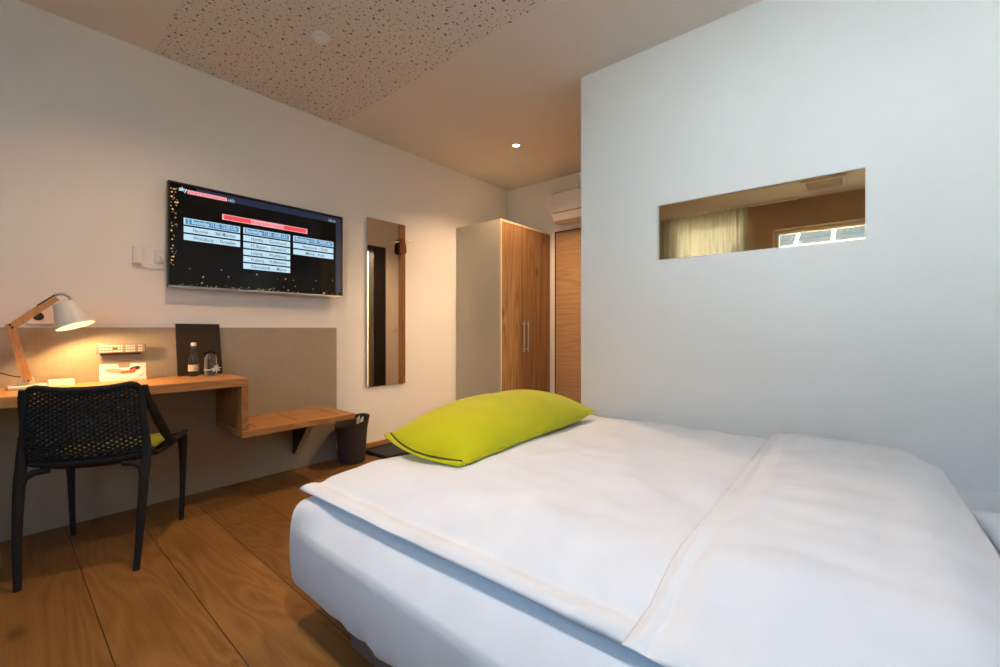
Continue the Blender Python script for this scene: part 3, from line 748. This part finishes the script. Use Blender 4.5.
# ------------------------------------------------------------------ wardrobe
WX, wy0, wy1, WZ = -2.60, 3.094, 3.935, 2.085
wr = thing('wardrobe', 'tall two-door wardrobe with rustic oak doors and a grey-beige side, in the far corner', 'wardrobe', (-2.9, 3.5, 0))
part('side_panel', M_linen2, wr, (XL + 0.001, WX - 0.022, wy0, wy0 + 0.02, 0.0, WZ), bev=0.001)
part('side_panel', M_linen2, wr, (XL + 0.001, WX - 0.022, wy1 - 0.02, wy1, 0.0, WZ), bev=0.001)
part('top_panel', M_linen2, wr, (XL + 0.001, WX - 0.022, wy0 + 0.02, wy1 - 0.02, WZ - 0.02, WZ))
part('plinth', M_dark, wr, (XL + 0.02, WX - 0.05, wy0 + 0.02, wy1 - 0.02, 0.0, 0.07))
part('front_edge', mat('pale_edge_banding', (0.62, 0.50, 0.36), 0.6), wr, (WX - 0.0215, WX - 0.001, wy0 - 0.0005, wy0 + 0.018, 0.0, WZ + 0.0005), (WX - 0.0215, WX - 0.001, wy0 + 0.018, wy1, WZ - 0.017, WZ + 0.0005))
ym = (wy0 + wy1) / 2 - 0.055
for a, b, hy in ((wy0 + 0.020, ym - 0.002, ym - 0.035), (ym + 0.002, wy1 - 0.004, ym + 0.035)):
    dr = part('door', M_oakv, wr, (WX - 0.020, WX, a, b, 0.075, WZ - 0.020), bev=0.0015)
    bm = bmesh.new(); tube(bm, [(WX + 0.028, hy, 0.80), (WX + 0.028, hy, 1.115)], 0.0065, 10)
    for z in (0.83, 1.085): tube(bm, [(WX, hy, z), (WX + 0.028, hy, z)], 0.005, 8)
    obj('door_handle', bm, M_steel, dr, True)

# ------------------------------------------------------------------ wall air conditioner
ac = thing('air_conditioner', 'white wall-mounted air conditioning unit above the entrance door', 'air conditioner', (-2.1, YB, 2.3))
bm = bmesh.new(); A = [(YB, 2.46), (3.775, 2.46), (3.755, 2.44), (3.750, 2.30), (3.750, 2.245), (YB, 2.235)]
prism(bm, [(-2.47, y, z) for y, z in A], (0.80, 0, 0)); obj('housing', bm, M_whiteac, ac)
bm = bmesh.new(); prism(bm, [(-2.455, y, z) for y, z in [(YB, 2.231), (3.757, 2.240), (3.785, 2.165), (3.83, 2.145), (YB, 2.15)]], (0.77, 0, 0)); obj('air_flap', bm, M_whiteac, ac)
bm = bmesh.new(); box(bm, -2.44, -1.70, 3.752, 3.76, 2.240, 2.247); obj('shadow_gap', bm, M_dark, ac)

# ------------------------------------------------------------------ ceiling fittings
sd = thing('smoke_detector', 'round white smoke detector on the perforated ceiling panel', 'smoke detector', (-2.298, 1.172, ZC))
bm = bmesh.new(); lathe(bm, [(0, -0.003), (0.046, -0.003), (0.046, -0.016), (0.041, -0.019), (0, -0.019)], (-2.298, 1.172, ZC), 32); obj('base_plate', bm, M_white, sd, True)
bm = bmesh.new(); lathe(bm, [(0, -0.0192), (0.035, -0.0192), (0.032, -0.036), (0.025, -0.041), (0, -0.042)], (-2.298, 1.172, ZC), 32); obj('sensor_head', bm, M_white, sd, True)
cs = thing('ceiling_spotlight', 'small round lit spotlight recessed in the corridor ceiling', 'spotlight', (-2.343, 2.999, ZC))
bm = bmesh.new(); lathe(bm, [(0.030, 0.0), (0.042, 0.0), (0.042, -0.005), (0.031, -0.006), (0.030, 0.0)], (-2.343, 2.999, ZC), 32); obj('trim_ring', bm, M_steel, cs, True)
bm = bmesh.new(); lathe(bm, [(0, -0.0035), (0.029, -0.0035), (0.029, -0.001), (0, -0.001)], (-2.343, 2.999, ZC), 24); obj('lens', bm, E_spot, cs)
cv = thing('ceiling_vent', 'square ceiling vent mirrored in the right half of the slot window', 'vent', (-0.3, -1.03, ZC))
part('frame', mat('vent_grey', (0.60, 0.54, 0.48), 0.6), cv, (-0.5, -0.1, -1.24, -1.20, ZC - 0.02, ZC), (-0.5, -0.1, -0.87, -0.83, ZC - 0.02, ZC), (-0.5, -0.46, -1.2, -0.87, ZC - 0.02, ZC), (-0.14, -0.1, -1.2, -0.87, ZC - 0.02, ZC))
part('grille', mat('vent_dark', (0.5, 0.44, 0.38), 0.6), cv, *[(-0.46, -0.14, -1.19 + k * 0.04, -1.17 + k * 0.04, ZC - 0.014, ZC - 0.002) for k in range(8)])
ls = thing('light_switch', 'white light switch on the corridor wall, seen in the tall mirror', 'light switch', (XC, 3.62, 1.05))
part('cover_plate', M_white, ls, (XC - 0.009, XC, 3.58, 3.66, 1.01, 1.09), bev=0.002)
part('rocker', M_white, ls, (XC - 0.013, XC - 0.009, 3.593, 3.647, 1.023, 1.077), bev=0.0015)

# ------------------------------------------------------------------ waste bin and boot tray
bx, by = -3.035, 1.80
wb = thing('waste_bin', 'dark grey flared waste bin standing under the end of the luggage shelf', 'bin', (bx, by, 0))
bm = bmesh.new(); prof = [(0, 0.002), (0.086, 0.0), (0.095, 0.006), (0.099, 0.05), (0.104, 0.15), (0.112, 0.25), (0.126, 0.315), (0.128, 0.322), (0.124, 0.322), (0.109, 0.25), (0.100, 0.15), (0.095, 0.05), (0.089, 0.012), (0, 0.010)]
lathe(bm, prof, (bx, by, 0), 40, 0, None, 1.0, 1.05)
for v in bm.verts:
    if v.co.z > 0.2:
        k = (v.co.z - 0.2) / 0.12; v.co.z += k * 0.24 * (v.co.y - by)
obj('bin_body', bm, M_dark, wb, True)
bm = bmesh.new(); 
for k, (yy, xx, hh) in enumerate(((0.045, 0.03, 0.345), (0.065, 0.0, 0.35), (0.05, -0.03, 0.34))):
    prism(bm, [(bx + xx, by + yy, 0.24), (bx + xx, by + yy + 0.025, 0.25), (bx + xx, by + yy + 0.03, hh), (bx + xx, by + yy + 0.008, hh - 0.02)], (0.008, 0.003, 0), mi=k % 2)
tag(obj('bin_liner_paper', bm, [M_paper, M_black]), 'crumpled white and black paper sticking out of the waste bin', 'paper')
bo = thing('shoe_tray', 'flat black shoe tray on the floor between the waste bin and the bed', 'tray', (-2.92, 2.25, 0))
part('tray_base', M_rubber, bo, (-3.17, -2.84, 1.99, 2.62, 0.0, 0.022), bev=0.004)
part('tray_rim', M_rubber, bo, (-3.17, -3.155, 1.99, 2.62, 0.0225, 0.03), (-2.855, -2.84, 1.99, 2.62, 0.0225, 0.03), (-3.155, -2.855, 1.99, 2.005, 0.0225, 0.03), (-3.155, -2.855, 2.605, 2.62, 0.0225, 0.03))

# ------------------------------------------------------------------ bed
bd = thing('bed', 'wide white bed standing with its long side against the cool white wall', 'bed', (-0.4, 1.55, 0))
MXA, MXB, MYA, MYB, MZA, MZB = -1.560, 0.82, 0.672, 2.462, 0.112, 0.425
bm = bmesh.new(); box(bm, -1.275, 0.78, 0.75, 2.44, 0.0, 0.111, bev=0.004); obj('bed_base', bm, M_upbase, bd)


def rbox(bm, x0, x1, y0, y1, z0, z1, rv, rt, rb, nx=60, ny=44, fn=None):
    """soft box: rounded vertical corners rv, top rounding rt, bottom rounding rb"""
    def ring(ins, z, n=160):
        a0, a1, b0, b1 = x0 + ins, x1 - ins, y0 + ins, y1 - ins; r = max(rv - ins * 0.6, 0.006); out = []
        per = []
        def arc(cx, cy, s):
            for k in range(8):
                t = s + (PI / 2) * k / 7; per.append((cx + r * math.cos(t), cy + r * math.sin(t)))
        def line(p, q, m):
            for k in range(1, m): per.append((p[0] + (q[0] - p[0]) * k / m, p[1] + (q[1] - p[1]) * k / m))
        arc(a1 - r, b1 - r, 0); line((a1 - r, b1), (a0 + r, b1), nx); arc(a0 + r, b1 - r, PI / 2); line((a0, b1 - r), (a0, b0 + r), ny)
        arc(a0 + r, b0 + r, PI); line((a0 + r, b0), (a1 - r, b0), nx); arc(a1 - r, b0 + r, 1.5 * PI); line((a1, b0 + r), (a1, b1 - r), ny)
        return [Vector((px, py, z)) for px, py in per]
    rings = []
    for k in range(7): t = k / 6 * PI / 2; rings.append((rb * (1 - math.sin(t)), z0 + rb * (1 - math.cos(t))))
    for k in range(1, 6): rings.append((0, z0 + rb + (z1 - 0.08 - z0 - rb) * k / 6))
    for a_in, dz in ((0.0, 0.078), (0.0, 0.070), (0.001, 0.050), (0.003, 0.034), (0.007, 0.020), (0.014, 0.009), (0.022, 0.003), (0.034, 0.0)): rings.append((a_in, z1 - dz))
    R = []
    for ins, z in rings:
        pts = ring(ins, z); R.append([bm.verts.new(fn(p) if fn else p) for p in pts])
    n = len(R[0])
    for a, b in zip(R, R[1:]):
        for k in range(n): bm.faces.new((a[k], a[(k + 1) % n], b[(k + 1) % n], b[k]))
    bm.faces.new(R[0][::-1]); bm.faces.new(R[-1])


def mfn(p):
    q = p.copy()
    h = (p.z - MZA) / (MZB - MZA)
    q.x += 0.012 * math.sin(h * 3.0) * (-1 if p.x < -1 else 0)
    k = noise.noise(Vector((p.x * 2.2, p.y * 2.2, p.z * 1.3)))
    if p.y < 1.0: q.y -= 0.010 * math.sin(h * PI) + 0.006 * k
    if p.y < 1.0:
        dep = 0.075 * sm((p.x - MXA - 0.02) / 0.28); q.y += dep * min(1, max(0, (p.z - (MZB - 0.078)) / 0.078))
    # gathers of the sheet under the lower foot corner
    g = max(0, 1 - h * 2.2) * max(0, 1 - abs(p.x + 1.02) / 0.35)
    if p.y < 1.0: q.y += 0.010 * g * math.sin(p.x * 46 + h * 9)
    return q


bm = bmesh.new(); rbox(bm, MXA, MXB, MYA, MYB, MZA, MZB, 0.06, 0.045, 0.06, fn=mfn); obj('mattress', bm, M_sheet, bd, 'all')


def quadmap(c00, c10, c11, c01, u, v):
    return Vector(c00) * (1 - u) * (1 - v) + Vector(c10) * u * (1 - v) + Vector(c11) * u * v + Vector(c01) * (1 - u) * v


def sheet_body(bm, corners, nx, ny, topf, botf, edge):
    """closed soft sheet: rim line plus top and bottom grids"""
    g = {}
    for s in (0, 1):
        for i in range(nx + 1):
            for j in range(ny + 1):
                u = 0.5 - 0.5 * math.cos(PI * i / nx); v = 0.5 - 0.5 * math.cos(PI * j / ny)
                u = 0.5 * u + 0.5 * i / nx; v = 0.5 * v + 0.5 * j / ny
                p = quadmap(*corners, u, v); rimv = i in (0, nx) or j in (0, ny)
                if rimv:
                    if s: g[(1, i, j)] = g[(0, i, j)]; continue
                    p.z = edge(u, v, p)
                else: p.z = topf(u, v, p) if s == 0 else botf(u, v, p)
                g[(s, i, j)] = bm.verts.new(p)
        for i in range(nx):
            for j in range(ny): bm.faces.new((g[(s, i, j)], g[(s, i + 1, j)], g[(s, i + 1, j + 1)], g[(s, i, j + 1)]))




def nz(x, y, s, seed=0): return noise.noise(Vector((x * s + seed, y * s - seed, seed * 1.7)))


# duvet: x = foot -> head, y = near -> wall
C1 = [(-1.572, 0.716, 0), (0.06, 0.760, 0), (0.06, 2.405, 0), (-1.315, 2.425, 0)]
W1, D1 = 1.6, 1.68


def b1(p): return 0.452 + 0.029 * sm((p.y - 0.72) / 0.3)


def d1_edge(u, v, p):
    z = b1(p) + 0.008 * nz(p.x, p.y, 5, 3)
    return z


def ridge(d, c, w): return math.exp(-((d - c) / w) ** 2)


def d1_top(u, v, p):
    du, dv, eu, ev = u * W1, v * D1, (1 - u) * W1, (1 - v) * D1
    z = b1(p) + 0.001 + 0.012 * sm(min(du, dv, ev) / 0.02)
    z += 0.034 * sm((dv - 0.05) / 0.22) * sm((du - 0.02) / 0.38) * sm(ev / 0.15)
    z -= 0.013 * ridge(dv, 0.075 + 0.01 * nz(p.x, 0, 3, 1), 0.022)
    z += 0.010 * nz(p.x, p.y, 2.2, 5) + 0.005 * nz(p.x, p.y * 2.2, 6, 9)
    # long creases radiating from the pillow towards the near edge and along the bed
    a = p.x * 0.85 + p.y * 0.55
    z += 0.0035 * ridge((p.x + 1.02) * 0.82 - (p.y - 1.3) * 0.40, 0, 0.02) * sm((p.y - 0.9) / 0.3)
    z += 0.0045 * math.sin(a * 26 + 3 * nz(p.x, p.y, 2, 2)) * max(0, nz(p.x, p.y, 1.7, 8)) * 2
    z += 0.004 * ridge(p.x, -0.37 + 0.03 * nz(0, p.y, 2, 3), 0.018) + 0.003 * ridge(p.x, -0.43, 0.012)
    return z


def d1_bot(u, v, p):
    du, dv, ev = u * W1, v * D1, (1 - v) * D1
    return b1(p) - (b1(p) - 0.4315) * sm(min(du, dv, ev) / 0.06)


dv_ = thing('duvet', 'white cotton duvet spread over the bed and folded double towards the head end', 'duvet', (-0.4, 1.55, 0.43))
bm = bmesh.new(); sheet_body(bm, C1, 110, 110, d1_top, d1_bot, d1_edge); obj('duvet_layer', bm, M_duvet, dv_, 'all')
C2 = [(-0.318, 0.706, 0), (0.240, 0.712, 0), (0.228, 2.33, 0), (-0.312, 2.385, 0)]
W2, D2 = 0.55, 1.65


def H1(p):
    """height of the lower layer under a point of the folded layer"""
    x = min(p.x, 0.0); yc = min(max(p.y, 0.84), 2.30); q = Vector((x, yc, 0))
    z = d1_top((x + 1.45) / W1, (yc - 0.735) / D1, q)
    z = z - 0.004 * (1 - sm((p.y - 0.70) / 0.14))
    return z


def d2_edge(u, v, p): return H1(p) + 0.011 - 0.045 * sm((u - 0.72) / 0.28)


def d2_top(u, v, p):
    du, dv, eu, ev = u * W2, v * D2, (1 - u) * W2, (1 - v) * D2
    z = H1(p) + 0.009 + 0.016 * sm(min(du, dv, ev) / 0.03)
    z += 0.034 * sm((du + 0.01) / 0.20) * sm((dv - 0.02) / 0.15) * (0.25 + 0.75 * sm(ev / 0.25))
    z -= 0.045 * (1 - sm(eu / 0.14)) ** 1.4
    z += 0.008 * nz(p.x, p.y, 2.4, 11) + 0.005 * nz(p.x * 2, p.y, 6, 4)
    z += 0.003 * math.sin((p.y * 0.9 - p.x * 0.5) * 30 + 3 * nz(p.x, p.y, 2, 6)) * max(0, nz(p.x, p.y, 1.9, 3)) * 1.6
    z -= 0.008 * ridge(du, 0.045 + 0.012 * nz(0, p.y, 2, 7), 0.012)
    z += 0.006 * ridge(du, 0.09 + 0.03 * nz(0, p.y, 2, 5), 0.02)
    return z


def d2_bot(u, v, p):
    z = H1(p) + 0.004
    if p.x > 0.06: z = min(z, 0.432 + 0.09 * (1 - sm((p.x - 0.06) / 0.06)))
    return z


bm = bmesh.new(); sheet_body(bm, C2, 56, 100, d2_top, d2_bot, d2_edge); obj('folded_layer', bm, M_duvet, dv_, 'all')


def cushion_mesh(bm, L_, W_, T_, n=36, m=22, pinch=0.06, mid=0.5, fn=None):
    g = {}
    for s in (1, -1):
        for i in range(n + 1):
            for j in range(m + 1):
                a = -1 + 2 * i / n; b = -1 + 2 * j / m
                a = math.sin(a * PI / 2) * 0.6 + a * 0.4; b = math.sin(b * PI / 2) * 0.6 + b * 0.4
                x = a * L_ / 2 * (1 - pinch * (1 - b * b) * abs(a) ** 3); y = b * W_ / 2 * (1 - pinch * 1.4 * (1 - a * a) * abs(b) ** 3)
                h = T_ / 2 * ((1 - abs(a) ** 3.0) ** 0.62) * ((1 - abs(b) ** 2.4) ** 0.62)
                if i in (0, n) or j in (0, m):
                    if s == -1: g[(s, i, j)] = g[(1, i, j)]; continue
                    h = 0
                p = Vector((x, y, s * h))
                g[(s, i, j)] = bm.verts.new(fn(p, a, b, s) if fn else p)
        for i in range(n):
            for j in range(m): bm.faces.new((g[(s, i, j)], g[(s, i + 1, j)], g[(s, i + 1, j + 1)], g[(s, i, j + 1)]))


# white pillow at the head
wp = thing('white_pillow', 'white pillow at the head end, only its corner showing at the right edge', 'pillow', (0.62, 1.45, 0.43))
bm = bmesh.new(); cushion_mesh(bm, 0.80, 0.50, 0.13, fn=lambda p, a, b, s: Vector((0.495 + p.y * 1.0, 1.50 + p.x, 0.428 + 0.065 + (p.z if s > 0 else max(p.z, -0.063)))))
obj('pillowcase', bm, M_sheet, wp, 'all')

# long lime bolster
A0 = Vector((-1.365, 1.135, 0)); A1 = Vector((-1.395, 2.235, 0)); 
GL = (A1 - A0).length; gdv = (A1 - A0).normalized(); gs = Vector((gdv.y, -gdv.x, 0))


def gfn(p, a, b, s):
    c = (A0 + A1) / 2 + gdv * p.x + gs * p.y
    e = max(0.0, -a - 0.35) / 0.65
    z = 0.573 - 0.022 * e + p.z * (1.22 if s > 0 else 0.95) + 0.005 * nz(c.x, c.y, 5, 4) * (1 - abs(b)) 
    z += -0.022 * b * (1 if a < 0 else 0.5) - 0.016 * e * e * (1 - b * b)
    c.y -= 0.050 * e * (1 - b * b)
    c.x += 0.015 * (1 - a * a) * b
    yc = min(max(c.y, 0.84), 2.38); xc = max(c.x, -1.50)
    lo = d1_top((xc + 1.55) / W1, (yc - 0.735) / D1, Vector((xc, yc, 0))) + 0.002
    return Vector((c.x, c.y, max(z, lo)))


gp = thing('green_pillow', 'long plump lime green pillow lying across the foot of the bed', 'pillow', (-1.39, 1.68, 0.515))
bm = bmesh.new(); cushion_mesh(bm, GL, 0.47, 0.21, 60, 34, 0.05, fn=gfn); obj('pillowcase', bm, M_green, gp, 'all')
# piping along the long seam, and the folded-over closure at the near end
seam = [gfn(Vector((a * GL / 2, 0.47 / 2 * (1 - 0.07 * (1 - a * a)), 0)), a, 1.0, 1) for a in [-0.98 + 1.96 * k / 40 for k in range(41)]]
bm = bmesh.new(); tube(bm, seam, 0.003, 6); obj('seam_piping', bm, M_green, gp, 'all')
bm = bmesh.new(); n = 26; rows = []
for q, (off, dzv) in enumerate(((0.0, 0.0), (-0.012, 0.010), (-0.035, 0.004), (-0.036, -0.002), (-0.012, -0.006), (0.004, -0.006))):
    row = []
    for k in range(n + 1):
        b = -0.97 + 1.94 * k / n; p = gfn(Vector((-GL / 2 * (1 - 0.05 * (1 - b * b)), b * 0.235, 0)), -1.0, b, 1)
        p.y += off + 0.006; p.z = max(p.z + dzv, 0.50); row.append(bm.verts.new(p))
    rows.append(row)
for r0, r1 in zip(rows, rows[1:] + rows[:1]):
    for k in range(n): bm.faces.new((r0[k], r0[k + 1], r1[k + 1], r1[k]))
bm.faces.new([r[0] for r in rows]); bm.faces.new([r[-1] for r in rows][::-1])
obj('closure_flap', bm, M_green, gp, 'all')
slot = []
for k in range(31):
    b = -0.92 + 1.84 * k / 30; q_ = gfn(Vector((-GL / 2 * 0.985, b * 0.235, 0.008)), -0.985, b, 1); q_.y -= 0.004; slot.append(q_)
bm = bmesh.new(); tube(bm, slot, 0.0035, 6); obj('closure_slot', bm, mat('dark_green_slot_shade', (0.05, 0.09, 0.01), 0.8), gp, 'all')  # dark green tube painted in for the shade inside the closure opening

# ------------------------------------------------------------------ behind the viewer: curtain, rail; outside: neighbouring roof
def sheer(name, x0, x1, y, label):
    bm = bmesh.new(); n = int((x1 - x0) / 0.008); pts = []
    for k in range(n + 1):
        x = x0 + (x1 - x0) * k / n; ph = x * 62 + 2.2 * math.sin(x * 9); pts.append((x, y + 0.026 * math.sin(ph) + 0.01 * math.sin(x * 31)))
    v = [[bm.verts.new((px, py, z)) for px, py in pts] for z in (0.02, ZC - 0.03)]
    for k in range(n): bm.faces.new((v[0][k], v[0][k + 1], v[1][k + 1], v[1][k]))
    o = obj(name, bm, M_sheer, None, 'all'); return tag(o, label, 'curtain')


M_sheer = bpy.data.materials.new('sheer_voile'); M_sheer.use_nodes = True
q = M_sheer.node_tree; q.nodes.clear(); o_ = q.nodes.new('ShaderNodeOutputMaterial'); t1 = q.nodes.new('ShaderNodeBsdfTranslucent'); t2 = q.nodes.new('ShaderNodeBsdfDiffuse'); t3 = q.nodes.new('ShaderNodeBsdfTransparent')
a1 = q.nodes.new('ShaderNodeMixShader'); a2 = q.nodes.new('ShaderNodeMixShader'); t1.inputs[0].default_value = (0.22, 0.22, 0.18, 1); t2.inputs[0].default_value = (0.75, 0.75, 0.70, 1)
a1.inputs[0].default_value = 0.45; q.links.new(t1.outputs[0], a1.inputs[1]); q.links.new(t2.outputs[0], a1.inputs[2]); a2.inputs[0].default_value = 0.02
q.links.new(a1.outputs[0], a2.inputs[1]); q.links.new(t3.outputs[0], a2.inputs[2]); q.links.new(a2.outputs[0], o_.inputs[0])
sheer('sheer_curtain', -2.45, -1.12, -1.45, 'pale sheer curtain mirrored in the left half of the slot window')
bm = bmesh.new(); box(bm, -2.6, -0.58, -1.50, -1.46, ZC - 0.025, ZC)
tag(obj('curtain_rail', bm, M_white), 'white curtain rail on the ceiling, mirrored as a bright line in the slot window', 'curtain rail')

bm = bmesh.new(); box(bm, -80, 80, -90, YO - 0.02, -3.2, -3.0); struct('ground_outside', bm, mat('outside_paving', (0.10, 0.10, 0.09), 0.9))
nb = thing('neighbouring_building', 'white building outside whose solar roof is mirrored in the slot window', 'building', (0, -27, -3))
bm = bmesh.new(); box(bm, -14, 6, -38, -26, -3, 5.3); obj('facade', bm, mat('white_render', (0.85, 0.86, 0.86), 0.8), nb)
bm = bmesh.new(); prism(bm, [(-14.4, -25.5, 5.25), (-14.4, -25.5, 5.75), (-14.4, -32, 9.0), (-14.4, -38.5, 5.75), (-14.4, -38.5, 5.25)], (20.8, 0, 0)); obj('roof', bm, mat('pale_roof', (0.8, 0.82, 0.84), 0.6), nb)


def solar():
    m = mat('solar_cells', (0.10, 0.16, 0.24), 0.6, spec=0.05); b = m.node_tree.nodes['Principled BSDF']
    t = N(m, 'ShaderNodeTexCoord'); br = N(m, 'ShaderNodeTexBrick'); br.offset = 0.0
    br.inputs['Scale'].default_value = 1.0; br.inputs['Brick Width'].default_value = 0.275; br.inputs['Row Height'].default_value = 0.33; br.inputs['Mortar Size'].default_value = 0.018
    br.inputs['Color1'].default_value = (0.004, 0.009, 0.020, 1); br.inputs['Color2'].default_value = (0.005, 0.011, 0.025, 1); br.inputs['Mortar'].default_value = (0.035, 0.045, 0.06, 1)
    L(m, t.outputs['Object'], br.inputs['Vector']); L(m, br.outputs[0], b.inputs['Base Color']); return m


M_solar = solar(); pitch = math.atan2(3.25, 6.5); proto = None
for r in range(3):
    for c in range(7):
        cx = -5.6 + c * 1.78; dist = 0.55 + r * 1.06; cy = -25.5 - (dist + 0.5) * math.cos(pitch); cz = 5.75 + (dist + 0.5) * math.sin(pitch) + 0.08
        if proto is None:
            bm = bmesh.new(); box(bm, -0.825, 0.825, -0.495, 0.495, -0.02, 0.02); proto = obj('solar_panel', bm, M_solar); o = proto
        else: o = proto.copy(); COL.objects.link(o)
        o.location = (cx, cy, cz); o.rotation_euler = (-pitch, 0, 0)
        rw = ('lowest roof row', 'middle roof row', 'top roof row')[r]
        tag(o, 'solar panel in the %s, mirrored in the slot window' % rw, 'solar panel', 'solar panels in the %s' % rw)
